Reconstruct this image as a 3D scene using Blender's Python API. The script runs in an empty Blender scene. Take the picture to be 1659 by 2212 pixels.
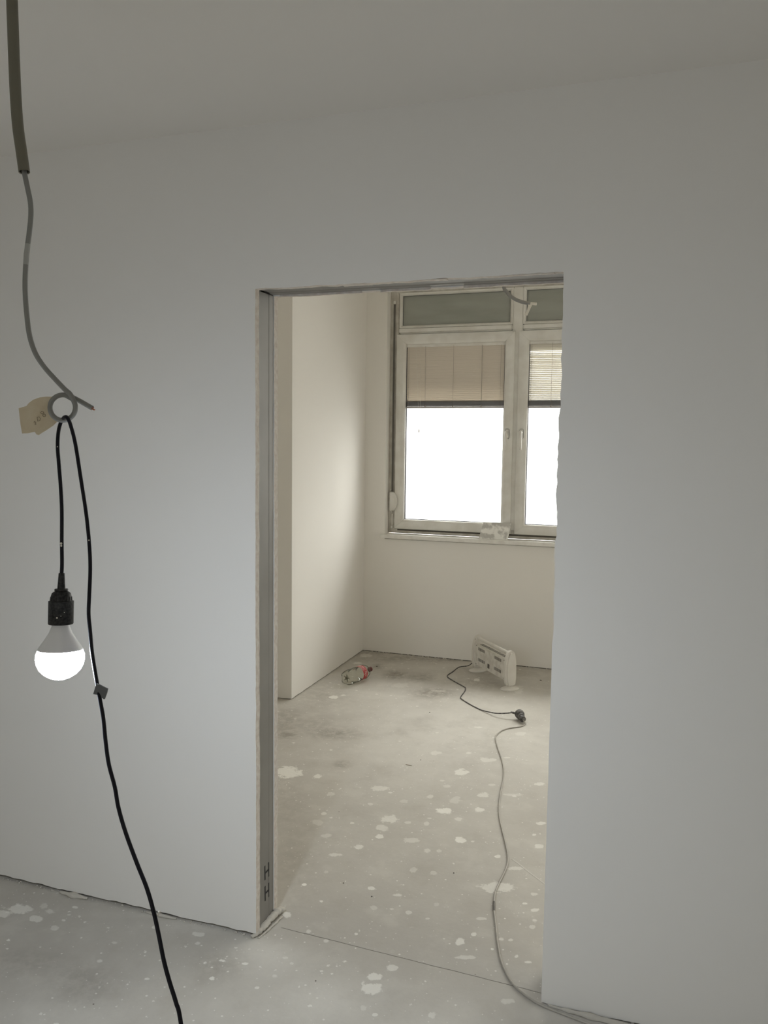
import bpy, bmesh, math, random
import numpy as np
from mathutils import Vector, Matrix
random.seed(7)
S = bpy.context.scene
C = S.collection

# ------------------------------------------------------------------ camera
FPX, YAW, PITCH, ROLL = 1746.49, 0.327806, -0.086176, 0.012092
CAM = Vector((1.18996, -2.25267, 1.61895))
fw = Vector((-math.sin(YAW)*math.cos(PITCH), math.cos(YAW)*math.cos(PITCH), math.sin(PITCH)))
r0 = Vector((math.cos(YAW), math.sin(YAW), 0)); u0 = r0.cross(fw)
rt = r0*math.cos(ROLL)+u0*math.sin(ROLL); up = u0*math.cos(ROLL)-r0*math.sin(ROLL)
cd = bpy.data.cameras.new('camera'); cam = bpy.data.objects.new('camera', cd); C.objects.link(cam)
M = Matrix((rt, up, -fw)).transposed().to_4x4(); M.translation = CAM
cam.matrix_world = M
cd.sensor_width = 36; cd.sensor_fit = 'AUTO'; cd.lens = FPX*36/2212; cd.clip_start = .02
S.camera = cam

# ------------------------------------------------------------------ world, exposure
S.view_settings.view_transform = 'Standard'; S.view_settings.look = 'None'
S.view_settings.gamma = 1; S.view_settings.use_curve_mapping = False
S.view_settings.exposure = 0.09
WORLD_STRENGTH = 1.0
W_ = bpy.data.worlds.new('overcast_sky'); S.world = W_; W_.use_nodes = True
bg = W_.node_tree.nodes['Background']; bg.inputs[1].default_value = WORLD_STRENGTH
wn, wl_ = W_.node_tree.nodes, W_.node_tree.links       # overcast sky: three times brighter overhead than at the horizon, pale ground below
wt = wn.new('ShaderNodeTexCoord'); ws_ = wn.new('ShaderNodeSeparateXYZ'); wl_.new(wt.outputs['Generated'], ws_.inputs[0])
wr = wn.new('ShaderNodeMapRange'); wl_.new(ws_.outputs[2], wr.inputs[0]); wr.inputs[1].default_value = 0; wr.inputs[2].default_value = 1; wr.inputs[3].default_value = 5.0; wr.inputs[4].default_value = 16.5
wg = wn.new('ShaderNodeMapRange'); wg.interpolation_type = 'SMOOTHSTEP'; wl_.new(ws_.outputs[2], wg.inputs[0]); wg.inputs[1].default_value = -.12; wg.inputs[2].default_value = .02; wg.inputs[3].default_value = .62; wg.inputs[4].default_value = 1
wm = wn.new('ShaderNodeMath'); wm.operation = 'MULTIPLY'; wl_.new(wr.outputs[0], wm.inputs[0]); wl_.new(wg.outputs[0], wm.inputs[1])
wv = wn.new('ShaderNodeVectorMath'); wv.operation = 'SCALE'; wv.inputs[0].default_value = (1.0, .985, .955); wl_.new(wm.outputs[0], wv.inputs['Scale']); wl_.new(wv.outputs[0], bg.inputs[0])
S.cycles.max_bounces = 10; S.cycles.diffuse_bounces = 8; S.cycles.transparent_max_bounces = 12
S.cycles.caustics_reflective = False; S.cycles.caustics_refractive = False
BULB_STRENGTH = 440.0; BULB_COLOR = (.80, .89, 1.0, 1)

def portal(name, loc, rot, sx, sy):                     # tells the sampler where the windows are; gives no light itself
    l = bpy.data.lights.new(name, 'AREA'); l.shape = 'RECTANGLE'; l.size = sx; l.size_y = sy
    l.cycles.is_portal = True
    o = bpy.data.objects.new(name, l); C.objects.link(o); o.location = loc; o.rotation_euler = rot
portal('window_portal', (.19, 3.72, 1.69), (math.radians(-90), 0, 0), 1.86, 1.5)
portal('fill_side_window_portal', (2.4, 3.72, 1.86), (math.radians(-90), 0, 0), 1.8, 1.8)
portal('fill_rear_window_portal', (.9, -4.66, 1.45), (math.radians(90), 0, 0), 1.0, .9)

# ------------------------------------------------------------------ dimensions
H, DW, D, XL, PY, TH, HC, HI = 2.08, .9247, 3.5477, -.9421, 2.2573, .1554, 2.5626, 2.95
RX0, RX1, RY0, IX1 = -2.0, 2.6, -4.6, 3.6
FY = D+.08                                              # window frame plane

# pixel of the 1659x2212 frame -> point on a real plane of the room
def ray(x, y): return fw+rt*((x-829.5)/FPX)-up*((y-1106)/FPX)
def on_floor(x, y, z=0.0): v = ray(x, y); return CAM+v*((z-CAM.z)/v.z)
def on_y(x, y, Y): v = ray(x, y); return CAM+v*((Y-CAM.y)/v.y)
def on_x(x, y, X): v = ray(x, y); return CAM+v*((X-CAM.x)/v.x)
def at_dist(x, y, d): return CAM+ray(x, y)*d

# ------------------------------------------------------------------ materials
def mat(name, col, rough=.8, metal=0, bump=None, var=None, spec=.5, trans=0, coat=0):
    m = bpy.data.materials.new(name); m.use_nodes = True; n = m.node_tree.nodes; L = m.node_tree.links
    b = n['Principled BSDF']; b.inputs['Base Color'].default_value = (*col, 1); b.inputs['Roughness'].default_value = rough
    b.inputs['Metallic'].default_value = metal; b.inputs['Specular IOR Level'].default_value = spec
    b.inputs['Coat Weight'].default_value = coat
    tc = n.new('ShaderNodeTexCoord')
    if var:                                             # (scale, second colour, sharpness)
        nz = n.new('ShaderNodeTexNoise'); nz.inputs['Scale'].default_value = var[0]; nz.inputs['Detail'].default_value = 5
        cr = n.new('ShaderNodeValToRGB'); k = var[2]
        cr.color_ramp.elements[0].position = .5-k; cr.color_ramp.elements[1].position = .5+k
        cr.color_ramp.elements[0].color = (*col, 1); cr.color_ramp.elements[1].color = (*var[1], 1)
        L.new(tc.outputs['Object'], nz.inputs['Vector']); L.new(nz.outputs['Fac'], cr.inputs[0]); L.new(cr.outputs[0], b.inputs['Base Color'])
    if bump:
        nz = n.new('ShaderNodeTexNoise'); nz.inputs['Scale'].default_value = bump[0]; nz.inputs['Detail'].default_value = 4
        bp = n.new('ShaderNodeBump'); bp.inputs['Strength'].default_value = bump[1]; bp.inputs['Distance'].default_value = .003
        L.new(tc.outputs['Object'], nz.inputs['Vector']); L.new(nz.outputs['Fac'], bp.inputs['Height']); L.new(bp.outputs[0], b.inputs['Normal'])
    return m
WALL = (.80, .78, .742)
m_wall = mat('skimmed_plaster', WALL, .85, bump=(3, .25), var=(1.3, (.82, .80, .762), .2), spec=.25)
m_ceil = mat('ceiling_plaster', (.80, .77, .72), .9, spec=.2)
m_board = mat('gypsum_edge', (.60, .53, .47), .95, var=(60, (.70, .66, .60), .15), bump=(120, .6))
m_core = mat('dark_cavity', (.10, .09, .075), .95)
m_metal = mat('galvanised_stud', (.28, .27, .25), .55, metal=.2, var=(5, (.22, .21, .195), .25), bump=(14, .12))
m_marker = mat('black_marker', (.012, .012, .014), .6)
m_pvc = mat('white_pvc', (.74, .73, .69), .38, var=(9, (.66, .64, .59), .12))
m_pvc_dirty = mat('dusty_white_pvc', (.66, .64, .59), .6, var=(14, (.42, .39, .34), .2))
m_gasket = mat('black_gasket', (.03, .03, .035), .6)
m_sill = mat('painted_sill', (.80, .79, .75), .6, var=(20, (.72, .70, .66), .15), bump=(40, .3))
m_slat = mat('taupe_slat', (.56, .51, .44), .45)
m_slat2 = mat('pale_slat', (.60, .57, .50), .45)
m_cordw = mat('white_cord', (.62, .60, .55), .7)
m_cordd = mat('brown_cord', (.30, .27, .24), .7)
m_shut = mat('grey_shutter', (.40, .42, .39), .7, var=(6, (.34, .36, .33), .3))
m_heat = mat('heater_white', (.74, .72, .67), .45, var=(12, (.66, .63, .57), .2))
m_heatm = mat('heater_panel_white', (.72, .70, .65), .5, var=(25, (.60, .57, .52), .12))
m_grey = mat('grille_grey', (.11, .10, .085), .6)
m_rub = mat('dusty_black_rubber', (.035, .034, .035), .6, var=(80, (.16, .15, .14), .12))
m_black = mat('black_cable', (.005, .005, .010), .5, spec=.25)
m_bake = mat('black_socket', (.008, .008, .009), .5, var=(260, (.035, .035, .034), .12), spec=.3)
m_dust = mat('plaster_dust', (.70, .67, .60), .95, bump=(80, .8))
m_ext = mat('grey_beige_cable', (.34, .32, .28), .55, var=(30, (.43, .40, .35), .2))
m_nym = mat('grey_sheathed_cable', (.25, .25, .235), .5)
m_nymd = mat('ceiling_cable_grey', (.23, .22, .20), .5)
m_cond = mat('olive_grey_conduit', (.165, .155, .115), .5)
m_cu = mat('copper', (.55, .22, .13), .4, metal=.8)
m_tape = mat('masking_tape', (.62, .52, .36), .8, var=(60, (.68, .60, .45), .25))
m_pencil = mat('pencil_grey', (.28, .22, .15), .8)
m_tapew = mat('dusty_tape', (.60, .56, .48), .8)
m_flag = mat('grey_black_tape', (.10, .105, .11), .45)
m_bulbh = mat('bulb_housing', (.85, .86, .88), .4)
m_card = mat('plasterboard_offcut', (.86, .85, .81), .8, var=(17, (.52, .51, .48), .05), bump=(60, .3))
m_chip = mat('dark_debris', (.07, .06, .05), .9)
m_crumb = mat('plaster_crumb', (.54, .51, .45), .95, bump=(90, .6))
m_red = mat('label_red', (.42, .035, .04), .45)
m_cap = mat('dark_red_cap', (.14, .018, .018), .4)
m_ink = mat('label_white', (.75, .66, .62), .5)

m_bulb = bpy.data.materials.new('led_diffuser'); m_bulb.use_nodes = True
n = m_bulb.node_tree.nodes; b = n['Principled BSDF']; b.inputs['Emission Color'].default_value = BULB_COLOR; b.inputs['Emission Strength'].default_value = BULB_STRENGTH

def thin_glass(name, tint, gloss, fog=None, fogcol=(.8, .8, .78), stretch=(14, 1, 2.5)):
    m = bpy.data.materials.new(name); m.use_nodes = True; n = m.node_tree.nodes; L = m.node_tree.links
    n.clear(); out = n.new('ShaderNodeOutputMaterial'); t = n.new('ShaderNodeBsdfTransparent'); t.inputs[0].default_value = (*tint, 1)
    g = n.new('ShaderNodeBsdfGlossy'); g.inputs['Roughness'].default_value = .04
    lw = n.new('ShaderNodeLayerWeight'); lw.inputs[0].default_value = gloss
    mx = n.new('ShaderNodeMixShader'); L.new(lw.outputs['Fresnel'], mx.inputs[0]); L.new(t.outputs[0], mx.inputs[1]); L.new(g.outputs[0], mx.inputs[2])
    last = mx
    if fog:
        d = n.new('ShaderNodeBsdfDiffuse'); d.inputs[0].default_value = (*fogcol, 1); tr = n.new('ShaderNodeBsdfTranslucent'); tr.inputs[0].default_value = (*fogcol, 1)
        m2 = n.new('ShaderNodeMixShader'); m2.inputs[0].default_value = fog[2]; L.new(d.outputs[0], m2.inputs[1]); L.new(tr.outputs[0], m2.inputs[2])
        tc = n.new('ShaderNodeTexCoord'); mp = n.new('ShaderNodeMapping'); mp.inputs['Scale'].default_value = stretch
        nz = n.new('ShaderNodeTexNoise'); nz.inputs['Scale'].default_value = 1.5; nz.inputs['Detail'].default_value = 5
        mr = n.new('ShaderNodeMapRange'); mr.inputs[1].default_value = .35; mr.inputs[2].default_value = .75; mr.inputs[3].default_value = fog[0]; mr.inputs[4].default_value = fog[1]
        L.new(tc.outputs['Object'], mp.inputs[0]); L.new(mp.outputs[0], nz.inputs['Vector']); L.new(nz.outputs['Fac'], mr.inputs[0])
        m3 = n.new('ShaderNodeMixShader'); L.new(mr.outputs[0], m3.inputs[0]); L.new(mx.outputs[0], m3.inputs[1]); L.new(m2.outputs[0], m3.inputs[2]); last = m3
    L.new(last.outputs[0], out.inputs[0]); return m
m_glass = thin_glass('misted_window_glass', (.96, .97, .96), .12, (.08, .30, .7))
m_tglass = thin_glass('dusty_transom_glass', (.93, .94, .92), .12, (.42, .55, .06), (.60, .61, .56), (1, 1, 5))
m_pet = thin_glass('clear_pet', (.955, .96, .925), .10, (.08, .17, .4), (.62, .62, .54))

# ------------------------------------------------------------------ helpers
class MB:
    def __init__(s): s.v = []; s.f = []
    def add(s, v, f):
        k = len(s.v); s.v += [Vector(p) for p in v]; s.f += [[i+k for i in q] for q in f]; return s
    def box(s, x0, x1, y0, y1, z0, z1):
        return s.add([(x, y, z) for x in (x0, x1) for y in (y0, y1) for z in (z0, z1)],
                     [(0, 1, 3, 2), (4, 6, 7, 5), (0, 4, 5, 1), (2, 3, 7, 6), (0, 2, 6, 4), (1, 5, 7, 3)])
    def tube(s, pts, r, n=10, cap=True):
        pts = [Vector(p) for p in pts]; N = len(pts); R = r if isinstance(r, (list, tuple)) else [r]*N
        t0 = (pts[1]-pts[0]).normalized(); a = t0.orthogonal().normalized(); vs = []
        for i, p in enumerate(pts):
            t = (pts[min(i+1, N-1)]-pts[max(i-1, 0)]).normalized()
            a = (a-t*a.dot(t)).normalized(); b = t.cross(a)
            for j in range(n):
                th = 2*math.pi*j/n; vs.append(p+(a*math.cos(th)+b*math.sin(th))*R[i])
        fs = [(i*n+j, i*n+(j+1) % n, (i+1)*n+(j+1) % n, (i+1)*n+j) for i in range(N-1) for j in range(n)]
        if cap: fs += [tuple(range(n-1, -1, -1)), tuple((N-1)*n+j for j in range(n))]
        return s.add(vs, fs)
    def lathe(s, o, axis, prof, n=32, petal=None, caps=(True, True)):
        o = Vector(o); ax = Vector(axis).normalized(); a = ax.orthogonal().normalized(); b = ax.cross(a); vs = []
        for i, (h, r) in enumerate(prof):
            for j in range(n):
                th = 2*math.pi*j/n; rr = r; hh = h
                if petal: rr, hh = petal(i, th, r, h)
                vs.append(o+ax*hh+(a*math.cos(th)+b*math.sin(th))*rr)
        N = len(prof)
        fs = [(i*n+j, i*n+(j+1) % n, (i+1)*n+(j+1) % n, (i+1)*n+j) for i in range(N-1) for j in range(n)]
        if caps[0]: fs.append(tuple(range(n-1, -1, -1)))
        if caps[1]: fs.append(tuple((N-1)*n+j for j in range(n)))
        return s.add(vs, fs)
    def prism(s, poly, vec):                            # poly: 3-D ring, extruded by vec
        n = len(poly); vec = Vector(vec); P = [Vector(p) for p in poly]
        return s.add(P+[p+vec for p in P], [tuple(range(n)), tuple(range(2*n-1, n-1, -1))]+[(i, (i+1) % n, (i+1) % n+n, i+n) for i in range(n)])
    def make(s, name, m, parent=None, smooth=False, bevel=0, seg=2, local=False, mats=None, kind=None):
        me = bpy.data.meshes.new(name); bm = bmesh.new()
        inv = Matrix() if (parent is None or local) else parent_inv(parent)
        vs = [bm.verts.new(inv @ v) for v in s.v]
        for f in s.f:
            try: bm.faces.new([vs[i] for i in f])
            except ValueError: pass
        bmesh.ops.recalc_face_normals(bm, faces=bm.faces)
        if bevel:
            ed = [e for e in bm.edges if len(e.link_faces) == 2 and e.calc_face_angle(0) > .6]
            bmesh.ops.bevel(bm, geom=ed, offset=bevel, segments=seg, affect='EDGES', clamp_overlap=True)
        bm.to_mesh(me); bm.free(); me.materials.append(m)
        if smooth:
            me.shade_smooth()
            me.set_sharp_from_angle(angle=math.radians(smooth if smooth is not True else 40))
        o = bpy.data.objects.new(name, me); C.objects.link(o)
        if parent: o.parent = parent
        if kind: o['kind'] = kind
        return o
MW = {}
def parent_inv(o):
    m = Matrix()
    while o is not None:
        m = MW.get(o.name, Matrix()) @ m; o = o.parent
    return m.inverted()
def empty(name, loc, rz=0, label=None, cat=None, group=None):
    o = bpy.data.objects.new(name, None); C.objects.link(o); o.empty_display_size = .05
    o.location = loc; o.rotation_euler = (0, 0, rz); MW[o.name] = Matrix.Translation(loc) @ Matrix.Rotation(rz, 4, 'Z')
    return tag(o, label, cat, group)
def tag(o, label=None, cat=None, group=None, kind=None):
    if label: o['label'] = label
    if cat: o['category'] = cat
    if group: o['group'] = group
    if kind: o['kind'] = kind
    return o
def spline(pts, sub=8):
    P = [Vector(p) for p in pts]; P = [P[0]*2-P[1]]+P+[P[-1]*2-P[-2]]; out = []
    for i in range(1, len(P)-2):
        a, b, c, d = P[i-1:i+3]
        for k in range(sub):
            t = k/sub; out.append(.5*((2*b)+(c-a)*t+(2*a-5*b+4*c-d)*t*t+(3*b-a-3*c+d)*t**3))
    out.append(P[-2].copy()); return out
def jag(n, amp, rng):
    v = 0; out = []
    for _ in range(n): v = v*.55+rng.uniform(-amp, amp); out.append(v)
    return out

# ------------------------------------------------------------------ floor
def axis_lines(a, b, f0, f1, fine, coarse):
    l = list(np.arange(a, f0, coarse))+list(np.arange(f0, f1, fine))+list(np.arange(f1, b, coarse))+[b]
    return np.array(l)
gx = axis_lines(RX0-.1, IX1+.1, -1.3, 1.32, .007, .1); gy = axis_lines(RY0-.1, 3.75, -.75, 3.55, .007, .1)
X, Y = np.meshgrid(gx, gy); nx, ny = len(gx), len(gy)
co = np.zeros((nx*ny, 3), np.float32); co[:, 0] = X.ravel(); co[:, 1] = Y.ravel()
rs = np.random.RandomState(3)
co[:, 2] = 0
idx = np.arange(nx*ny).reshape(ny, nx)
qf = np.stack([idx[:-1, :-1], idx[:-1, 1:], idx[1:, 1:], idx[1:, :-1]], -1).reshape(-1, 4)
me = bpy.data.meshes.new('floor'); me.vertices.add(nx*ny); me.vertices.foreach_set('co', co.ravel())
me.loops.add(qf.size); me.loops.foreach_set('vertex_index', qf.ravel().astype(np.int32))
me.polygons.add(len(qf)); me.polygons.foreach_set('loop_start', np.arange(0, qf.size, 4, dtype=np.int32))
me.update(calc_edges=True)
BL = []
def grp(sc, ox, oy, lst):
    for x, y, a, b_, s in lst: BL.append((ox+x/sc, oy+y/sc, a/sc, b_/sc, s))
grp(2.765, 600, 1500, [(60,465,85,34,.9),(237,491,25,12,.8),(1093,465,42,20,.8),(990,695,45,18,1),(1200,690,32,14,.8),(1092,870,34,20,1),(665,745,48,25,.7),(620,798,38,18,.6),(605,850,25,12,.9),(483,912,28,12,.8),(348,958,42,10,.6),(1228,600,32,14,.6),(800,870,48,14,.5),(610,562,55,14,.6),(910,612,22,12,.5),(1060,630,35,20,.35),(945,350,35,12,.5),(1140,350,18,6,.6),(1250,392,55,12,.5),(890,935,22,14,.5),(962,935,18,14,.4),(277,712,20,10,.6),(317,595,24,12,.4),(290,845,30,12,.4),(1560,905,28,14,.7),(1575,770,28,10,.7),(1563,535,30,10,.6),(1530,838,14,7,.8),(1310,968,18,10,.8),(885,770,20,12,.5),(775,765,20,8,.5),(440,770,15,8,.6),(550,655,18,8,.5),(1008,550,25,10,.4),(985,515,15,6,.5),(330,15,22,12,.7),(1200,197,30,5,.6),(1450,235,30,14,.4),(1420,1040,40,12,.6),(240,765,30,20,.3),(755,640,25,12,.3),(1075,745,20,12,.5),(905,740,18,5,.5),(1280,540,24,6,.4),(1400,600,60,8,.35),(1370,378,25,5,.5)])
grp(2.212, 550, 1850, [(557,152,18,11,.9),(685,185,22,7,.7),(238,135,12,7,1),(150,278,24,15,.9),(735,268,18,10,.6),(825,297,14,6,.5),(1160,148,78,26,.7),(980,408,26,16,.9),(1010,482,45,10,.6),(1045,373,13,10,.8),(657,530,28,18,.7),(570,575,34,18,.9),(560,630,48,32,.9),(845,757,20,18,.6),(520,722,18,15,.4),(350,522,12,8,.9),(430,503,12,6,.8),(210,623,8,9,.8),(262,715,12,8,.9),(575,757,15,10,.8),(1135,443,8,6,1),(1208,693,32,14,.5),(1223,400,13,7,.6),(1330,337,14,10,.5),(1338,257,22,7,.8),(1340,180,20,8,.6),(1290,225,12,6,.9),(757,65,18,12,.4),(855,82,20,10,.4),(570,245,20,10,.4),(318,215,8,6,.9),(485,370,8,6,.8),(1085,297,28,8,.5),(1250,478,10,8,.8),(1305,505,20,6,.8),(745,708,12,8,.5),(145,485,14,6,.7),(175,510,10,8,.6),(368,562,10,7,.9),(318,548,10,5,.8),(435,120,6,6,.9),(870,230,12,10,.3)])
grp(2.765, 0, 1850, [(110,310,78,28,.8),(25,340,40,22,.7),(210,370,38,20,.7),(300,330,28,18,.5),(325,425,28,16,.5),(260,295,25,18,.4),(50,500,14,8,.9),(42,550,10,9,.9),(450,303,18,8,.8),(380,380,14,10,.7),(505,392,10,7,.9),(475,360,8,7,.8),(415,348,14,7,.6),(645,426,12,7,.8),(685,515,22,10,.5),(920,422,14,9,.8),(1180,465,38,14,.6),(867,570,10,8,.9),(875,732,18,8,.9),(595,782,10,9,.7),(1223,635,12,8,.9),(1325,623,22,10,1),(1468,642,22,10,1),(1265,728,18,12,1),(1410,545,12,7,.8),(1535,783,14,8,.8),(245,940,14,9,.8),(695,895,10,8,.7),(450,913,9,8,.7),(915,865,10,7,.6),(335,1000,20,8,.9),(1155,982,12,7,.8),(1107,538,8,7,.7),(240,540,8,7,.7),(1490,552,10,7,.7),(1410,608,8,7,.7),(1355,600,7,7,.7)])
grp(3.318, 700, 1360, [(245,240,30,7,.7),(70,485,28,15,.7),(140,470,20,6,.6),(1095,360,22,12,.8),(300,185,50,12,.5),(1390,430,35,35,.35),(545,400,60,18,.25),(820,440,50,8,.3)])
A = np.full(nx*ny, -1.0, np.float32); SS = np.zeros(nx*ny, np.float32)
cx_, cy_ = co[:, 0], co[:, 1]
def blob_frame(px, py, a, b_):
    c = on_floor(px, py); ex = on_floor(px+a, py)-c; ey = on_floor(px, py-b_)-c
    return c, ex, ey
for px, py, a, b_, s in BL:
    c, ex, ey = blob_frame(px, py, a*1.1, b_*1.1)
    Mi = np.linalg.inv(np.array([[ex.x, ey.x], [ex.y, ey.y]])); R = 2.2*max(ex.length, ey.length)
    sel = np.where((abs(cx_-c.x) < R) & (abs(cy_-c.y) < R))[0]
    q = Mi @ np.stack([cx_[sel]-c.x, cy_[sel]-c.y]); d = 1-np.sqrt((q**2).sum(0))
    up_ = d > A[sel]; k = sel[up_]; A[k] = d[up_]; SS[k] = s
DK = np.zeros(nx*ny, np.float32)  # dark staining, plus painted shade beside the left jamb and the pier recess
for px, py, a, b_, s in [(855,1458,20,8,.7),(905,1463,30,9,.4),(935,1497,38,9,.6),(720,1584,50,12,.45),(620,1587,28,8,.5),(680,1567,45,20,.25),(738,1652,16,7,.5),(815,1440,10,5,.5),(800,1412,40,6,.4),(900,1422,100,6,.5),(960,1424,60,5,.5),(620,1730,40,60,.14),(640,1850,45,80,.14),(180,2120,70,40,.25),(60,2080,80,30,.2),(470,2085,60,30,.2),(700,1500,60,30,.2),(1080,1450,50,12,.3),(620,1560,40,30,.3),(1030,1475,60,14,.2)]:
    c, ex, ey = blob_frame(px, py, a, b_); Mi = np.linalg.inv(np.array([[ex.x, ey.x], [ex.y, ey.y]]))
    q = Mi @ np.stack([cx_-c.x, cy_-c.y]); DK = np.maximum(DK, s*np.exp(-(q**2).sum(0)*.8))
LT = np.zeros(nx*ny, np.float32)                        # broad soft lighter zones; plaster dust along the partition foot
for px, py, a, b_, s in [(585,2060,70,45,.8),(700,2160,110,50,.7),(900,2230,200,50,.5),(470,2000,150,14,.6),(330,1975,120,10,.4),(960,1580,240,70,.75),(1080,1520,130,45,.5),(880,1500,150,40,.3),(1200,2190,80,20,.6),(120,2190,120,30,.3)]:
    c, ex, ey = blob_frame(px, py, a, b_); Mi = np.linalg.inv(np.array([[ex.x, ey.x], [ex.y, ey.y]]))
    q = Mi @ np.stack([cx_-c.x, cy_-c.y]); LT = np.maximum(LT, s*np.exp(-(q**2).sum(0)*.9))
at = me.attributes.new('stains_shade', 'FLOAT_COLOR', 'POINT')
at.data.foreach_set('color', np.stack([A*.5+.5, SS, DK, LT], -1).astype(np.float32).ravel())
floor = bpy.data.objects.new('floor', me); C.objects.link(floor); tag(floor, 'bare grey beige screed floor splashed with plaster', kind='structure')
m = bpy.data.materials.new('dusty_screed'); m.use_nodes = True; n = m.node_tree.nodes; L = m.node_tree.links; b = n['Principled BSDF']
b.inputs['Roughness'].default_value = .7; b.inputs['Specular IOR Level'].default_value = .3
def N(t, **k):
    q = n.new(t)
    for a_, v_ in k.items(): q.inputs[a_].default_value = v_
    return q
def math_(op, a, b2=None, clamp=False):
    q = n.new('ShaderNodeMath'); q.operation = op; q.use_clamp = clamp
    for i, s_ in enumerate((a, b2)):
        if s_ is None: continue
        if isinstance(s_, (int, float)): q.inputs[i].default_value = s_
        else: L.new(s_, q.inputs[i])
    return q.outputs[0]
def mixc(f, a, c2):
    q = n.new('ShaderNodeMix'); q.data_type = 'RGBA'
    L.new(f, q.inputs[0])
    for i, s_ in ((6, a), (7, c2)):
        if isinstance(s_, tuple): q.inputs[i].default_value = (*s_, 1)
        else: L.new(s_, q.inputs[i])
    return q.outputs[2]
def smooth_(v, lo, hi):
    q = n.new('ShaderNodeMapRange'); q.interpolation_type = 'SMOOTHSTEP'; L.new(v, q.inputs[0]); q.inputs[1].default_value = lo; q.inputs[2].default_value = hi; return q.outputs[0]
tc = N('ShaderNodeTexCoord'); P = tc.outputs['Object']
def noise(sc, det=5, rough=.6):
    q = N('ShaderNodeTexNoise', Scale=sc, Detail=det, Roughness=rough); L.new(P, q.inputs['Vector']); return q.outputs['Fac']
atn = n.new('ShaderNodeAttribute'); atn.attribute_name = 'stains_shade'; sp = n.new('ShaderNodeSeparateColor'); L.new(atn.outputs['Color'], sp.inputs[0])
big, mid, fine = noise(1.1), noise(6), noise(60)
base = mixc(smooth_(big, .35, .65), (.49, .465, .42), (.56, .535, .485))
base = mixc(math_('MULTIPLY', smooth_(mid, .5, .68), .45), base, (.63, .605, .55))
base = mixc(math_('MULTIPLY', smooth_(mid, .48, .30), .40), base, (.43, .40, .35))
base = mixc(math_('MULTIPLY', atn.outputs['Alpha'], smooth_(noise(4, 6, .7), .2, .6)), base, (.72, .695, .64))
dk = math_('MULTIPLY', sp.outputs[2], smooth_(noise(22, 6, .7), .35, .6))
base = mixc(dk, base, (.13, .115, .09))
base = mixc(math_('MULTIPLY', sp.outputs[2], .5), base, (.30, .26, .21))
# splashes placed one by one
av = math_('ADD', math_('MULTIPLY', math_('SUBTRACT', sp.outputs[0], .5), 2.0), math_('MULTIPLY', math_('SUBTRACT', noise(28, 5, .65), .5), 2.2))
pm = math_('MULTIPLY', smooth_(av, .0, .30), math_('MULTIPLY', sp.outputs[1], 1.0))
base = mixc(pm, base, (.84, .82, .76))
# small droplets
for sc, th, rr, amt in ((13, .74, .15, .6), (36, .72, .16, .8), (80, .82, .2, .7)):
    vo = N('ShaderNodeTexVoronoi', Scale=sc); L.new(P, vo.inputs['Vector']); vo.inputs['Randomness'].default_value = 1
    s2 = n.new('ShaderNodeSeparateColor'); L.new(vo.outputs['Color'], s2.inputs[0])
    ds = math_('ADD', vo.outputs['Distance'], math_('MULTIPLY', math_('SUBTRACT', noise(sc*4, 3), .5), .18))
    k = math_('MULTIPLY', math_('MULTIPLY', smooth_(ds, rr, rr*.55), smooth_(s2.outputs[0], th, th+.02)), amt)
    base = mixc(k, base, (.85, .83, .78))
vo = N('ShaderNodeTexVoronoi', Scale=16); L.new(P, vo.inputs['Vector']); s2 = n.new('ShaderNodeSeparateColor'); L.new(vo.outputs['Color'], s2.inputs[0])
k = math_('MULTIPLY', smooth_(vo.outputs['Distance'], .05, .03), smooth_(s2.outputs[1], .86, .88)); base = mixc(k, base, (.10, .085, .07))
base = mixc(math_('MULTIPLY', fine, .12), base, (.25, .23, .19))
# screed joints: three straight scores (x across, y deep)
sxyz = n.new('ShaderNodeSeparateXYZ'); L.new(P, sxyz.inputs[0])
wob = math_('MULTIPLY', math_('SUBTRACT', noise(9, 4), .5), .008)
def score(p, q, w):
    dx, dy = q[0]-p[0], q[1]-p[1]; l = math.hypot(dx, dy); dx /= l; dy /= l
    s_ = math_('ADD', math_('MULTIPLY', math_('SUBTRACT', sxyz.outputs[0], p[0]), dx), math_('MULTIPLY', math_('SUBTRACT', sxyz.outputs[1], p[1]), dy))
    t_ = math_('ADD', math_('SUBTRACT', math_('MULTIPLY', math_('SUBTRACT', sxyz.outputs[1], p[1]), dx), math_('MULTIPLY', math_('SUBTRACT', sxyz.outputs[0], p[0]), dy)), wob)
    ln = smooth_(math_('ABSOLUTE', t_), w, w*.4)
    return math_('MULTIPLY', ln, math_('MULTIPLY', smooth_(s_, -.002, .01), smooth_(s_, l+.002, l-.01)))
j1 = score((.05, .075), (.925, .045), .0022); j2 = score((.70, .79), (.90, .60), .004)
base = mixc(math_('MULTIPLY', j1, .75), base, (.13, .115, .09)); base = mixc(math_('MULTIPLY', j2, .7), base, (.62, .60, .55))
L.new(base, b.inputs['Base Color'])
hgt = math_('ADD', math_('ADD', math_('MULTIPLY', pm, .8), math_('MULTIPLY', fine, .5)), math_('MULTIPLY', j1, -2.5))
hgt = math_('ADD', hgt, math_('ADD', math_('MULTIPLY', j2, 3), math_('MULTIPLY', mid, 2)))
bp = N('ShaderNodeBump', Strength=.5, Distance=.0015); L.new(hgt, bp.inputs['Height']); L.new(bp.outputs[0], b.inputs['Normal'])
floor.data.materials.append(m)

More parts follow.
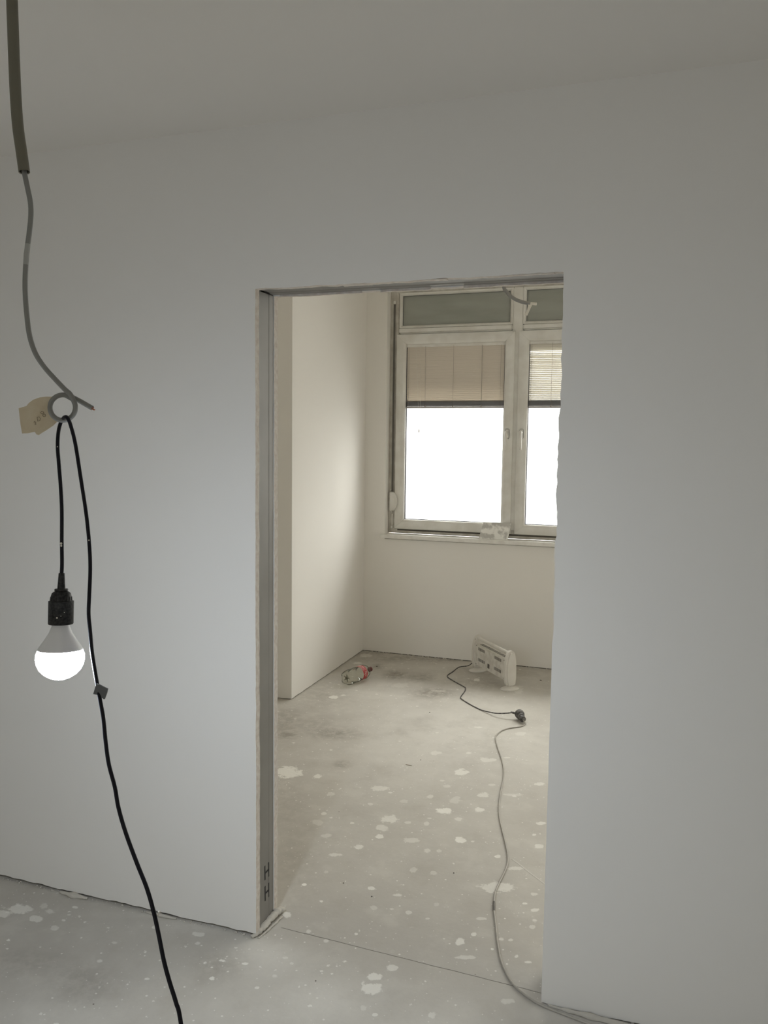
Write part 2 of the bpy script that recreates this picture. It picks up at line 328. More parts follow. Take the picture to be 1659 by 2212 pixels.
# ------------------------------------------------------------------ room shell
rng = random.Random(11)
def jag_edge(p, q, step, amp, rng, tang=None):
    """points from p to q (2-D) with ragged offsets across the line"""
    d = Vector(q)-Vector(p); L_ = d.length; k = max(2, int(L_/step)); nrm = Vector((-d.y, d.x)).normalized(); o = jag(k+1, amp, rng)
    return [Vector(p)+d*(i/k)+nrm*(o[i] if 0 < i < k else 0) for i in range(k+1)]
def ring_xz(pts, y): return [Vector((p.x, y, p.y)) for p in pts]
def ring_yz(pts, x): return [Vector((x, p.x, p.y)) for p in pts]
def door_outline(rng, oy=0.0, top=H, bottom=.013):
    pts = [Vector((RX0, HI+.1))]
    pts += jag_edge((RX0, bottom), (-.001, bottom-.002), .018, .0022, rng)
    e = jag_edge((0, bottom), (0, top), .018, .0008, rng); pts += e
    pts += jag_edge((0, top), (DW, top), .016, .0014, rng)[1:]
    pts += jag_edge((DW, top), (DW, 1.9), .016, .0014, rng)[1:]
    pts += jag_edge((DW, 1.9), (DW, 1.0), .016, .0026, rng)[1:]
    pts += jag_edge((DW, 1.0), (DW, .004), .03, .0004, rng)[1:]
    pts += jag_edge((DW+.002, .004), (RX1, bottom), .018, .0022, rng)
    pts += [Vector((RX1, HI+.1))]
    return pts
wf = MB().prism(ring_xz(door_outline(rng), 0.0), (0, .026, 0)).make('wall_front', m_wall); tag(wf, 'smooth skimmed partition wall with the raw doorway cut in it', kind='structure')
wf.data.materials.append(m_board)
for p in wf.data.polygons:                              # cut edges round the opening show raw gypsum
    c = p.center
    if abs(p.normal.y) < .5 and -.05 < c.x < DW+.05 and c.z < H+.05: p.material_index = 1
rb = MB().prism(ring_xz(door_outline(rng, bottom=.006), TH-.026), (0, .026, 0)).make('plasterboard', m_wall, wf)
rb.data.materials.append(m_board)
for p in rb.data.polygons:
    c = p.center
    if abs(p.normal.y) < .5 and -.05 < c.x < DW+.05 and c.z < H+.05: p.material_index = 1
mb = MB(); mb.box(RX0, -.034, .027, TH-.027, 0, HI+.1); mb.box(DW+.034, RX1, .027, TH-.027, 0, HI+.1); mb.box(-.034, DW+.034, .027, TH-.027, H+.034, HI+.1)
mb.make('wall_core', m_core, wf)
def stud(x, s, name):                                   # folded channel, open side hidden in the wall
    g = .0035; w0, w1 = .0285, TH-.0285; f = lambda k: w0+(w1-w0)*k
    prof = [(-.030*s, w0), (0, w0), (0, f(.07)), (-.0012*s, f(.10)), (-.0012*s, f(.68)), (0, f(.72)), (0, w1), (-.030*s, w1)]
    return MB().prism([Vector((x+a, yv, .012)) for a, yv in prof], (0, 0, H-.012)).make(name, m_metal, wf)
stud(-.0025, 1, 'metal_stud'); stud(DW+.0025, -1, 'metal_stud')
g = .002; w0, w1 = .0285, TH-.0285
hp = [(H+.032, w0), (H+.003, w0), (H+.003, w0+.03), (H+.003+g, w0+.034), (H+.003+g, w1-.034), (H+.003, w1-.03), (H+.003, w1), (H+.032, w1)]
MB().prism([Vector((.001, yv, z)) for z, yv in hp], (DW-.002, 0, 0)).make('header_track', m_metal, wf)
# ragged plaster tongues along the head of the opening
mb = MB()
for x0, x1, yv, dz in ((.05, .18, .012, .002), (.28, .37, .028, .003), (.44, .60, .016, .002), (.70, .90, .013, .002)):
    k = 14; o = jag(k, .0025, rng)
    ring = [Vector((x0+(x1-x0)*i/(k-1), yv+o[i]+.006, H-.001)) for i in range(k)]+[Vector((x1, .004, H-.001)), Vector((x0, .004, H-.001))]
    mb.prism(ring, (0, 0, dz))
mb.make('plaster_skim', m_board, wf)
mb = MB()
for x0, x1, d0 in ((.02, .30, .0025), (.36, .52, .004), (.62, .92, .003)):
    k = 16; o = jag(k, .0012, rng)
    ring = [Vector((x0+(x1-x0)*i/(k-1), TH-.027, H-d0+o[i])) for i in range(k)]+[Vector((x1, TH-.027, H+.004)), Vector((x0, TH-.027, H+.004))]
    mb.prism(ring, (0, .012, 0))
mb.make('torn_board_paper', m_board, wf)
# black marker letters on the stud
mb = MB()
for (a, q) in (((573, 1871), (573.5, 1901)), ((581, 1863), (582, 1893)), ((574, 1886), (582, 1877)), ((573.5, 1915), (574, 1946)), ((581.5, 1907), (582, 1937)), ((574, 1930), (582, 1922))):
    A_, B_ = on_x(*a, -.0018), on_x(*q, -.0018); A_.x = B_.x = -.0040
    dd = (B_-A_).normalized(); nn = Vector((0, -dd.z, dd.y))*.0030
    mb.prism([A_-nn, A_+nn, B_+nn, B_-nn], (.0013, 0, 0))
mk = mb.make('marker_letters', m_marker, wf); mk['label'] = 'two hand-drawn black letters H on the metal stud'
# board joint crack low on the cut edge, lump of plaster along the foot of the jamb
def lump(path, rads, seed, name, m_, parent, flat=.7, n=9):
    rg = random.Random(seed); P_ = spline(path, 6); k = len(P_); R_ = []
    for i in range(k):
        t = i/(k-1)*(len(rads)-1); a = int(min(t, len(rads)-2)); R_.append((rads[a]*(1-(t-a))+rads[a+1]*(t-a))*rg.uniform(.8, 1.25))
    q = MB().tube(P_, R_, n)
    for v in q.v: v.z = max(.0, v.z*flat); v.x += rg.uniform(-.0015, .0015); v.y += rg.uniform(-.0015, .0015)
    return q.make(name, m_, parent, smooth=60)
lump([(-.012, -.010, .006), (.000, .012, .012), (.004, .05, .016), (.008, .10, .020), (.012, .14, .020), (.022, .165, .010)], [.006, .010, .012, .012, .015, .007], 3, 'plaster_ridge', m_crumb, wf)
lump([(.010, -.004, .002), (.020, .04, .004), (.026, .09, .004), (.03, .13, .004)], [.003, .004, .005, .003], 4, 'plaster_ridge', m_crumb, wf)
# rubble and crumbs in the joint along the foot of the wall
mb = MB(); rg = random.Random(5)
for i in range(150):
    x = rg.uniform(-1.35, -.02) if i < 110 else rg.uniform(DW+.01, DW+.6)
    r = rg.uniform(.0015, .0045); c = Vector((x, rg.uniform(-.008, .004), r*.5)); w = [rg.uniform(.6, 1.5) for _ in range(3)]
    mb.add([c+Vector((sx*r*w[0], 0, 0)) for sx in (-1, 1)]+[c+Vector((0, sy*r*w[1], 0)) for sy in (-1, 1)]+[c+Vector((0, 0, sz*r*w[2])) for sz in (-1, 1)],
           [(0, 2, 4), (2, 1, 4), (1, 3, 4), (3, 0, 4), (2, 0, 5), (1, 2, 5), (3, 1, 5), (0, 3, 5)])
o = mb.make('rubble', m_crumb, wf); o['kind'] = 'stuff'
lump([(-.78, -.006, .004), (-.72, -.010, .006), (-.66, -.007, .004)], [.004, .012, .005], 6, 'plaster_ridge', m_crumb, wf, .8)
lump([(-.42, -.004, .003), (-.36, -.008, .005), (-.30, -.004, .003)], [.003, .007, .004], 8, 'plaster_ridge', m_crumb, wf, .8)
lump([(DW+.02, -.004, .003), (DW+.14, -.014, .006), (DW+.30, -.010, .004)], [.003, .009, .004], 9, 'plaster_ridge', m_crumb, wf, .8)

def sheet(name, axis, fixed, thick, a0, a1, z0, z1, m_=m_wall, parent=None, amp=.002, step=.03):
    o = jag(int((a1-a0)/step)+2, amp, rng); k = len(o)
    pts = [Vector((a0+(a1-a0)*i/(k-1), z0+o[i])) for i in range(k)]+[Vector((a1, z1)), Vector((a0, z1))]
    if axis == 'y': return MB().prism(ring_xz(pts, fixed), (0, thick, 0)).make(name, m_, parent)
    return MB().prism(ring_yz(pts, fixed), (thick, 0, 0)).make(name, m_, parent)
# back wall round the window (window hole x NX0..NX1, z NZ0..NZ1)
NX0, NX1, NZ0, NZ1 = -.775, 1.155, .915, 2.80
SX0, SX1 = 1.5, 3.3                                     # added window, out of the frame, to bring daylight into the inner room
mb = MB(); y0, y1 = D, D+.22
mb.box(XL-.1, NX0, y0, y1, .006, HI); mb.box(NX1, SX0, y0, y1, .006, HI); mb.box(SX1, IX1+.1, y0, y1, .006, HI); mb.box(SX0, SX1, y0, y1, .006, NZ0); mb.box(SX0, SX1, y0, y1, NZ1, HI); mb.box(NX0, NX1, y0, y1, .006, NZ0-.03); mb.box(NX0, NX1, y0, y1, NZ1, HI)
wb = mb.make('wall_back', m_wall); tag(wb, kind='structure')
MB().box(XL-.1, IX1+.1, D+.006, D+.22, -.1, .02).make('wall_core', m_core, wb)
mb = MB(); rg = random.Random(15)
for i in range(90):
    r = rg.uniform(.002, .006); c = Vector((rg.uniform(XL, .5), D-rg.uniform(.0, .012), r*.4)); w = [rg.uniform(.6, 1.8) for _ in range(3)]
    mb.add([c+Vector((sx*r*w[0], 0, 0)) for sx in (-1, 1)]+[c+Vector((0, sy*r*w[1], 0)) for sy in (-1, 1)]+[c+Vector((0, 0, sz*r*w[2])) for sz in (-1, 1)],
           [(0, 2, 4), (2, 1, 4), (1, 3, 4), (3, 0, 4), (2, 0, 5), (1, 2, 5), (3, 1, 5), (0, 3, 5)])
mb.make('rubble', m_crumb, wb, kind='stuff')
# pier and left wall of the inner room
pr = sheet('wall_pier', 'y', PY, .012, RX0, XL, .006, HI); tag(pr, kind='structure')
wl = sheet('wall_left', 'x', XL-.012, .012, PY+.012, D, .006, HI); tag(wl, kind='structure')
MB().box(RX0, XL-.012, PY+.012, D+.22, -.05, HI+.05).make('wall_core', m_core, pr)
for nm, bx in (('wall_side_left', (RX0-.12, RX0, RY0-.12, D+.2, -.1, HI+.1)), ('wall_side_right', (RX1, RX1+.12, RY0-.12, .2, -.1, HI+.1)),
               ('wall_inner_right', (IX1, IX1+.12, .0, D+.2, -.1, HI+.1)), ('wall_inner_front', (RX1+.12, IX1, .03, TH, -.1, HI+.1))):
    tag(MB().box(*bx).make(nm, m_wall), kind='structure')
# rear wall behind the camera, with a window added for fill daylight
RWX0, RWX1, RWZ0, RWZ1 = .40, 1.40, 1.00, 1.90
mb = MB(); y0, y1 = RY0-.15, RY0
mb.box(RX0, RWX0, y0, y1, 0, HI); mb.box(RWX1, RX1, y0, y1, 0, HI); mb.box(RWX0, RWX1, y0, y1, 0, RWZ0); mb.box(RWX0, RWX1, y0, y1, RWZ1, HI)
tag(mb.make('wall_rear', m_wall), kind='structure')
mb = MB(); mb.box(RX0-.05, RX1+.05, RY0-.1, 0, HC, HC+.12); mb.box(RX0-.05, IX1+.1, TH, D+.22, HI, HI+.12); mb.box(RX0-.05, IX1+.1, 0, TH, HI+.1, HI+.14)
tag(mb.make('ceiling', m_ceil), kind='structure')

# ------------------------------------------------------------------ windows
def swept_frame(mb, x0, x1, z0, z1, prof, gap=.0004, flip=1):
    """four mitred members; prof = [(inset, y)...] open profile closed at the back"""
    n_ = len(prof)
    cor = lambda o, k: [(x0+o, z0+o), (x1-o, z0+o), (x1-o, z1-o), (x0+o, z1-o)][k % 4]
    for k in range(4):
        vs = []
        d = Vector((cor(0, k+1)[0]-cor(0, k)[0], 0, cor(0, k+1)[1]-cor(0, k)[1])).normalized()*gap
        for e, kk in ((1, k), (-1, k+1)):
            for o, yv in prof:
                c = cor(o, kk); vs.append(Vector((c[0], yv, c[1]))+d*e)
        fs = [(i, i+1, i+1+n_, i+n_) for i in range(n_-1)]+[(n_-1, 0, n_, 2*n_-1), tuple(range(n_)), tuple(range(2*n_-1, n_-1, -1))]
        mb.add(vs, fs)
def fprof(w, y0, y1, bead=.016): return [(0, y1), (0, y0+.004), (.0015, y0+.001), (.004, y0), (w-bead-.004, y0), (w-bead, y0+.002), (w-bead*.4, y0+.007), (w-.001, y0+.014), (w, y0+.020), (w, y1)]
w1 = empty('window_1', (.185, FY, .93)); tag(w1, 'white plastic window of two sashes under narrow transoms', kind='structure')
fx0, fx1, fz0, fz1 = -.775, 1.150, .925, 2.795
mb = MB(); swept_frame(mb, fx0, fx1, fz0, fz1, fprof(.068, FY, FY+.07, .014)); mb.make('window_frame', m_pvc_dirty, w1, smooth=30)
MB().box(.150, .222, FY-.001, FY+.06, fz0+.06, fz1-.06).make('mullion', m_pvc, w1, bevel=.006, smooth=30)
mb = MB(); mb.box(fx0+.065, .150, FY-.003, FY+.06, 2.432, 2.478); mb.box(.222, fx1-.065, FY-.003, FY+.06, 2.432, 2.478)
mb.make('transom_bar', m_pvc, w1, bevel=.010, seg=3, smooth=30)
def tbar(x0, x1, z0, z1):                              # fixed transom light: bead, gasket, glass
    mb = MB(); swept_frame(mb, x0, x1, z0, z1, [(0, FY+.05), (0, FY+.002), (.004, FY-.002), (.014, FY+.002), (.022, FY+.014), (.022, FY+.05)]); mb.make('glazing_bead', m_pvc, w1, smooth=30)
    MB().box(x0+.018, x1-.018, FY+.026, FY+.030, z0+.018, z1-.018).make('pane', m_tglass, w1)
    mb = MB(); swept_frame(mb, x0+.0205, x1-.0205, z0+.0205, z1-.0205, [(0, FY+.028), (0, FY+.020), (.003, FY+.020), (.003, FY+.028)]); mb.make('gasket', m_gasket, w1)
tbar(-.706, .150, 2.472, 2.735); tbar(.222, 1.085, 2.472, 2.735)
def sash(x0, x1, z0, z1, hx, name='sash'):
    y = FY-.018
    mb = MB(); swept_frame(mb, x0, x1, z0, z1, fprof(.073, y, y+.06)); s = mb.make(name, m_pvc, w1, smooth=30)
    MW[s.name] = Matrix()
    MB().box(x0+.068, x1-.068, FY+.026, FY+.030, z0+.068, z1-.068).make('pane', m_glass, w1)
    mb = MB(); swept_frame(mb, x0+.073, x1-.073, z0+.073, z1-.073, [(0, FY+.026), (0, FY+.008), (.004, FY+.008), (.004, FY+.026)], 0); mb.make('gasket', m_gasket, w1)
    # handle: rose, neck and downward lever
    q = MB(); q.box(hx-.015, hx+.015, y-.008, y, 1.655, 1.725); r = q.make('handle_rose', m_pvc, w1, bevel=.006, seg=3, smooth=40)
    q = MB(); q.tube([(hx, y-.006, 1.700), (hx, y-.040, 1.700)], .010, 14)
    q.tube(spline([(hx, y-.038, 1.706), (hx, y-.046, 1.69), (hx+.002, y-.050, 1.65), (hx+.003, y-.050, 1.575)], 6), [.010]+[.0105]*8+[.010]*9+[.008], 14)
    q.make('handle', m_pvc, w1, smooth=50)
sash(-.720, .172, .960, 2.424, .133); sash(.200, 1.092, .960, 2.424, .236)
# weather seal recess under the sashes
MB().box(-.70, 1.08, FY-.002, FY-.0005, .946, .957).make('rebate_gap', m_core, w1)
# sill board
mb = MB(); mb.box(NX0-.03, NX1+.03, D-.035, FY+.02, .893, .922)
sl = mb.make('window_sill', m_sill, w1, bevel=.003, smooth=30)
# outer roller shutter lowered behind the transoms, in its case
sh = empty('roller_shutter', (.185, FY+.10, 2.44), 0, 'grey roller shutter lowered behind the transom panes of the window', 'shutter')
def slat_shape(x0, x1, z0, y, h=.120):
    q = MB(); prof = [(y, z0), (y-.004, z0+.004), (y-.007, z0+h*.3), (y-.008, z0+h*.6), (y-.005, z0+h*.92), (y, z0+h-.004), (y+.004, z0+h-.004), (y+.004, z0)]
    return q.prism([Vector((x0, a, c)) for a, c in prof], (x1-x0, 0, 0))
for i in range(4): slat_shape(-.76, 1.14, 2.47+i*.115-.105, FY+.075).make('shutter_slat', m_shut, sh, smooth=40)
MB().box(-.77, 1.15, FY+.055, FY+.20, 2.745, 2.82).make('shutter_case', m_shut, sh)
mb = MB(); mb.box(-.775, -.752, FY+.062, FY+.10, .93, 2.755); mb.make('guide_rail', m_pvc, sh)
mb = MB(); mb.box(1.13, 1.153, FY+.062, FY+.10, .93, 2.755); mb.make('guide_rail', m_pvc, sh)

# unseen window added to light the inner room from the right
w3 = empty('fill_window_side', (2.4, FY, NZ0)); tag(w3, kind='structure')
mb = MB(); swept_frame(mb, SX0, SX1, NZ0, NZ1, fprof(.068, FY, FY+.07, .014)); mb.box(2.36, 2.44, FY, FY+.06, NZ0+.06, NZ1-.06); mb.make('window_frame', m_pvc, w3, smooth=30)
MB().box(SX0+.06, 2.36, FY+.026, FY+.030, NZ0+.06, NZ1-.06).make('pane', m_glass, w3); MB().box(2.44, SX1-.06, FY+.026, FY+.030, NZ0+.06, NZ1-.06).make('pane', m_glass, w3)

# rear window added behind the camera, sized as fill light
w2 = empty('fill_window_rear', (.9, RY0-.08, RWZ0)); tag(w2, kind='structure')
mb = MB(); yb = RY0-.05
swept_frame(mb, RWX0, RWX1, RWZ0, RWZ1, [(0, yb-.07), (0, yb), (.06, yb), (.06, yb-.07)]); mb.box(.88, .92, yb-.06, yb-.005, RWZ0+.06, RWZ1-.06)
mb.make('window_frame', m_pvc, w2)
MB().box(RWX0+.055, .88, yb-.04, yb-.036, RWZ0+.055, RWZ1-.055).make('pane', m_glass, w2); MB().box(.92, RWX1-.055, yb-.04, yb-.036, RWZ0+.055, RWZ1-.055).make('pane', m_glass, w2)

# ------------------------------------------------------------------ venetian blinds
def slat_mesh(x0, x1, wd, tilt, name):
    q = MB(); k = 5; top = []
    for i in range(k):
        s = (i/(k-1)-.5)*wd; bow = .0012*(1-(2*i/(k-1)-1)**2); yy = s*math.cos(tilt)+bow*math.sin(tilt); zz = -s*math.sin(tilt)+bow*math.cos(tilt)
        top.append((yy, zz))
    ring = top+[(a+.0003*math.sin(tilt)*-1, c-.0003) for a, c in reversed(top)]
    q.prism([Vector((x0, a, c)) for a, c in ring], (x1-x0, 0, 0)); return q
def blind(x0, x1, label, tilts, m_, ladder, lift, pull):
    yb = FY+.012; zt = 2.351; root = empty('venetian_blind', ((x0+x1)/2, yb, zt), 0, label, 'window blind', 'venetian blinds inside the window sashes')
    q = MB(); q.box(x0, x1, yb-.010, yb+.012, zt-.020, zt); q.make('headrail', m_pvc, root, bevel=.002)
    q = MB(); q.box(x0-.001, x0+.006, yb-.012, yb+.013, zt-.022, zt+.001); q.make('end_cap', m_pvc_dirty, root, bevel=.001)
    zs, ze = zt-.024, 1.928; ns = len(tilts)
    for i, tl in enumerate(tilts):
        z = zs+(ze-zs)*i/(ns-1)
        o = slat_mesh(x0+.002-(x0+x1)/2, x1-.0005-(x0+x1)/2, .0165, math.radians(tl), 'slat').make('slat', m_, root, smooth=60, local=True)
        o.location = (0, 0, z-zt); o.rotation_euler = (math.radians(random.uniform(-1.5, 1.5)), math.radians(random.uniform(-.04, .04)), 0)
    for i in range(20):                                 # gathered slats on the bottom rail
        o = slat_mesh(x0+.003-(x0+x1)/2, x1-.003-(x0+x1)/2, .0165, math.radians(14 if i % 3 else 20), 'slat').make('slat', m_slatd, root, smooth=60, local=True)
        o.location = (random.uniform(-.001, .001), 0, 1.893+i*.00165-zt)
    q = MB(); q.box(x0+.002, x1-.002, yb-.009, yb+.009, 1.876, 1.889); q.make('bottom_rail', m_slatd, root, bevel=.002)
    for lx in ladder:
        q = MB(); q.tube([(lx, yb-.0095, zt-.018), (lx, yb-.0095, 1.88)], .0007, 5); q.tube([(lx, yb+.0095, zt-.018), (lx, yb+.0095, 1.88)], .0007, 5)
        q.make('ladder_cord', m_cordd, root)
    for lx in lift:
        q = MB(); q.tube([(lx, yb-.011, zt-.016), (lx+.001, yb-.011, 1.95), (lx+.002, yb-.011, 1.868)], .0010, 6); q.lathe((lx+.001, yb-.012, 1.90), (0, 0, -1), [(0, .001), (.004, .004), (.016, .004), (.02, .001)], 8)
        q.make('lift_cord', m_cordd, root)
    return root
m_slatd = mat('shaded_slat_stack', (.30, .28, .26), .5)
t1 = [76, 75, 77, 74, 76]*4+[75, 74, 73, 70, 66, 63, 60, 58, 57, 56, 55]
bl1 = blind(-.646, .0985, 'taupe venetian blind half lowered with its slats shut, in the left sash', t1, m_slat, (-.627, -.497, .070, -.067), (-.497, -.283, -.070), True)
t2 = [84, 80, 70, 45, 30]+[44]*26
bl2 = blind(.2745, 1.016, 'pale venetian blind half lowered with its slats open to daylight, in the right sash', t2, m_slat2, (.292, .99), (.436, .85), False)
# tilt wand and the long pull cord of the left blind
yb = FY+.006-.014
top = on_y(899, 752, yb); q = MB(); q.tube([top, on_y(901, 880, yb)*.0+on_y(902, 825, yb-.002), on_y(905, 928, yb-.004)], .0010, 6)
q.lathe(on_y(905, 926, yb-.004), (0, 0, -1), [(0, .0015), (.006, .004), (.026, .005), (.030, .003)], 8); q.make('tilt_cord', m_cordw, bl1, smooth=40)
pts = [on_y(908, 752, yb), on_y(908, 820, yb-.004), on_y(908, 880, yb-.008), on_y(911, 935, yb-.012), on_y(917, 1000, yb-.018), on_y(929, 1065, yb-.026), on_y(943, 1112, yb-.034)]
e1 = on_floor(960, 1140, .928); e2 = on_floor(975, 1150, .925); e3 = on_floor(992, 1152, .926)
q = MB(); q.tube(spline(pts+[e1, e2, e3], 6), .0011, 6); q.tube([e3, on_floor(999, 1152.5, .927)], .0045, 8); q.make('pull_cord', m_cordw, bl1, smooth=40)

# ------------------------------------------------------------------ shutter strap winder
ws = empty('strap_winder', (-.738, FY-.012, 1.10), 0, 'white half-round shutter strap winder screwed to the left edge of the window', 'strap winder')
prof = [(-.755, 1.075)]; cxm, czm = -.742, 1.165
ring = [Vector((-.757, FY-.032, 1.240)), Vector((-.757, FY-.032, 1.095))]+[Vector((-.737+.040*math.cos(t), FY-.032, 1.168+.072*math.sin(t))) for t in [math.radians(a) for a in range(-88, 92, 12)]]
MB().prism(ring, (0, .030, 0)).make('housing', m_pvc, ws, bevel=.004, seg=2, smooth=40)
ring = [Vector((-.735+.040*math.cos(t), FY-.036, 1.168+.073*math.sin(t))) for t in [math.radians(a) for a in range(-70, 60, 10)]]+[Vector((-.735+.034*math.cos(t), FY-.036, 1.168+.064*math.sin(t))) for t in [math.radians(a) for a in range(59, -71, -10)]]
MB().prism(ring, (0, .01, 0)).make('rim', m_pvc, ws)
for z in (1.252, 1.085):
    q = MB(); q.lathe((-.752, FY-.001, z), (0, -1, 0), [(0, .009), (.006, .009), (.008, .006)], 14); t_ = q.make('screw_lug', m_pvc, ws, smooth=40)
    q = MB(); q.lathe((-.752, FY-.009, z), (0, -1, 0), [(0, .003), (.0012, .0025)], 10); q.make('screw', m_gasket, ws)
MB().box(-.748, -.734, FY-.012, FY-.0105, 1.245, 2.655).make('strap', m_grey, ws)
MB().box(-.750, -.732, FY-.016, FY-.004, 2.650, 2.675).make('strap_guide', m_pvc, ws, bevel=.003)
MB().box(-.745, -.735, FY-.012, FY-.002, .985, 1.07).make('cover_strip', m_pvc, ws, bevel=.002)
MB().box(-.749, -.734, FY-.014, FY-.002, .962, .980).make('end_block', m_pvc, ws, bevel=.001)

# ------------------------------------------------------------------ offcut on the sill
a = on_floor(1041, 1160, .922); b2 = on_floor(1102, 1163, .922); a.y = b2.y = D+.005
top_l = on_y(1044, 1128, D+.03); top_r = on_y(1105, 1130, D+.03)
dr = (b2-a); nrm = Vector((0, 1, 0))*.010
o = MB().prism([a, b2, top_r, top_l], (0, .010, 0)).make('plasterboard_offcut', m_card, bevel=.0008); tag(o, 'small white plaster-smeared board offcut leaning against the window on its sill', 'board')

# ------------------------------------------------------------------ heater
F0 = on_floor(1101, 1489); B0 = on_floor(1032, 1449); dirv = (F0-B0); dirv.z = 0; LEN = dirv.length; rz = math.atan2(dirv.y, dirv.x)
ht = empty('convector_heater', (B0.x, B0.y, 0), rz, 'small dusty white convector heater with a tubular handle on the bare floor', 'heater')
def loc(p): return MW[ht.name] @ Vector(p)
HH = .262
def end_cap(x0, x1):
    # side view outline (local y, z), bulging outwards and narrowing at the foot
    out = [(-.030, .022), (-.040, .06), (-.044, .10), (-.045, .14), (-.042, .18), (-.036, .215), (-.026, HH-.014), (-.012, HH-.002), (.004, HH), (.016, HH-.006), (.026, HH-.022), (.034, .20), (.038, .14), (.038, .08), (.032, .022)]
    q = MB().prism([Vector((x0, a_, c_)) for a_, c_ in out], (x1-x0, 0, 0)); return q
for x0, x1 in ((-.026, .022), (LEN-.022, LEN+.026)):
    e = end_cap(x0, x1).make('end_cap', m_heat, ht, bevel=.012, seg=4, smooth=60, local=True)
for xc in (0, LEN):
    q = MB(); k = 28
    for zz in (0,): pass
    vs = []
    for z, s in ((.0, 1.0), (.004, 1.03), (.009, .98), (.014, .80), (.020, .55), (.026, .42)):
        for j in range(k):
            t = 2*math.pi*j/k; vs.append(Vector((xc+.046*s*math.cos(t), .066*s*math.sin(t)*(1 if z < .012 else .75), z)))
    q.add(vs, [(i*k+j, i*k+(j+1) % k, (i+1)*k+(j+1) % k, (i+1)*k+j) for i in range(5) for j in range(k)]+[tuple(range(k-1, -1, -1)), tuple(5*k+j for j in range(k))])
    ft = q.make('foot', m_heat, ht, smooth=50, local=True)
q = MB(); q.tube([(-.004, -.004, HH-.022), (LEN+.004, -.004, HH-.022)], .0115, 18); q.make('handle', m_heat, ht, smooth=40, local=True)
PZ0, PZ1 = .055, .198
pn = MB().box(.018, LEN-.018, -.030, .030, PZ0, PZ1).make('panel', m_heatm, ht, bevel=.005, seg=2, smooth=40, local=True)
MB().box(.022, LEN-.022, -.021, .021, PZ1-.001, PZ1+.006).make('top_grille', m_heat, ht, bevel=.001, local=True)
q = MB()
for i in range(16): q.box(.05+i*(LEN-.10)/16, .05+i*(LEN-.10)/16+.012, -.014, .014, PZ1+.0055, PZ1+.0068)
q.make('top_slots', m_grey, ht, local=True)
# face towards the camera is local -y
for gx0, gx1, gz in ((.060, .155, .168), (.060, .155, .092), (LEN-.165, LEN-.070, .168), (LEN-.165, LEN-.070, .092)):
    g_ = MB().box(gx0, gx1, -.0312, -.029, gz, gz+.020).make('vent_grille', m_grey, ht, local=True)
    q = MB()
    for i in range(6): q.box(gx0+.006+i*.0155, gx0+.010+i*.0155, -.0320, -.0305, gz, gz+.020)
    q.make('vent_bar', m_heatm, ht, local=True)
MB().box(LEN/2-.028, LEN/2-.002, -.0315, -.029, .078, .108).make('switch', m_grey, ht, local=True)
for x, z in ((.010, .235), (.030, .195), (.030, .065), (LEN-.030, .190), (LEN-.030, .070)): MB().tube([(x, -.0290, z), (x, -.0318, z)], .0028, 8).make('screw', m_grey, ht, local=True)
# mains lead: leaves the lower back end, zig-zags over the floor, climbs into the plug
cz = .0035
pth = [loc((-.012, -.030, .065)), loc((-.030, -.060, .045))+Vector((0, 0, -.01))]
pth += [on_floor(x, y, cz) for x, y in ((992, 1441), (978, 1451), (967, 1458.5), (967.5, 1463), (980, 1471), (1000, 1482), (1005.5, 1486), (1004, 1493), (995, 1506), (1000, 1512), (1018, 1523), (1038, 1533))]
pth += [on_floor(1056, 1538, .010), on_floor(1074, 1541, .020), on_floor(1095, 1540.5, .030), on_floor(1108, 1539.5, .034)]
P1 = on_floor(1122.5, 1543, .032); P2 = on_floor(1133, 1559, .020); axv = (P2-P1).normalized()
MB().tube(spline(pth+[P1-axv*.006], 6), .0034, 8).make('mains_lead', m_rub, ht, smooth=60)
q = MB(); side = (pth[-1]-P1).normalized()
q.lathe(P1-axv*.020, axv, [(0, .010), (.002, .020), (.007, .0262), (.014, .028), (.030, .027), (.036, .024), (.040, .0205)], 28)
q.tube([P1+side*.020, P1+side*.038, P1+side*.056], [.0085, .0065, .0048], 12)
q.make('plug', m_rub, ht, smooth=35)

# ------------------------------------------------------------------ extension cord
ex = empty('extension_cord', (P2.x, P2.y, 0), 0, 'long thin grey extension cord winding from the heater plug out through the doorway', 'cord')
S0 = P1+axv*.020; cpl = (P2-S0).length+.006
q = MB(); q.lathe(S0, axv, [(0, .0200), (.004, .0205), (.014, .0200), (.018, .0165), (.034, .0160), (.036, .0180), (.046, .0175), (.050, .0095), (.058, .0085), (.060, .006)], 24)
for v in q.v: v.z = max(v.z, .0015)
q.make('coupler', m_rub, ex, smooth=35)
E0 = S0+axv*.058; E0.z = max(E0.z, .006)
cz = .0036
ext_px = [(1134, 1565), (1122, 1570), (1100, 1573), (1085, 1578), (1074, 1586), (1070.5, 1595), (1075, 1615), (1083, 1638), (1088, 1662), (1087, 1684), (1081, 1714), (1078, 1740), (1079, 1765), (1084, 1790), (1091, 1818), (1097, 1848), (1096, 1868), (1088, 1888), (1078, 1908), (1070, 1928), (1067, 1950), (1067, 1966), (1070, 1990), (1073, 2020), (1077, 2050), (1084, 2080), (1095, 2105), (1112, 2130), (1138, 2152), (1165, 2169), (1200, 2184), (1250, 2203), (1300, 2222), (1360, 2240), (1430, 2262)]
EP = [E0]+[on_floor(x, y, cz) for x, y in ext_px]
EP += [EP[-1]+Vector((.25, -.05, 0)), EP[-1]+Vector((.6, -.35, 0))]
MB().tube(spline(EP, 6), .0036, 8).make('cable', m_ext, ex, smooth=60)
a = on_floor(1067, 1948, cz); b2 = on_floor(1067, 1968, cz)
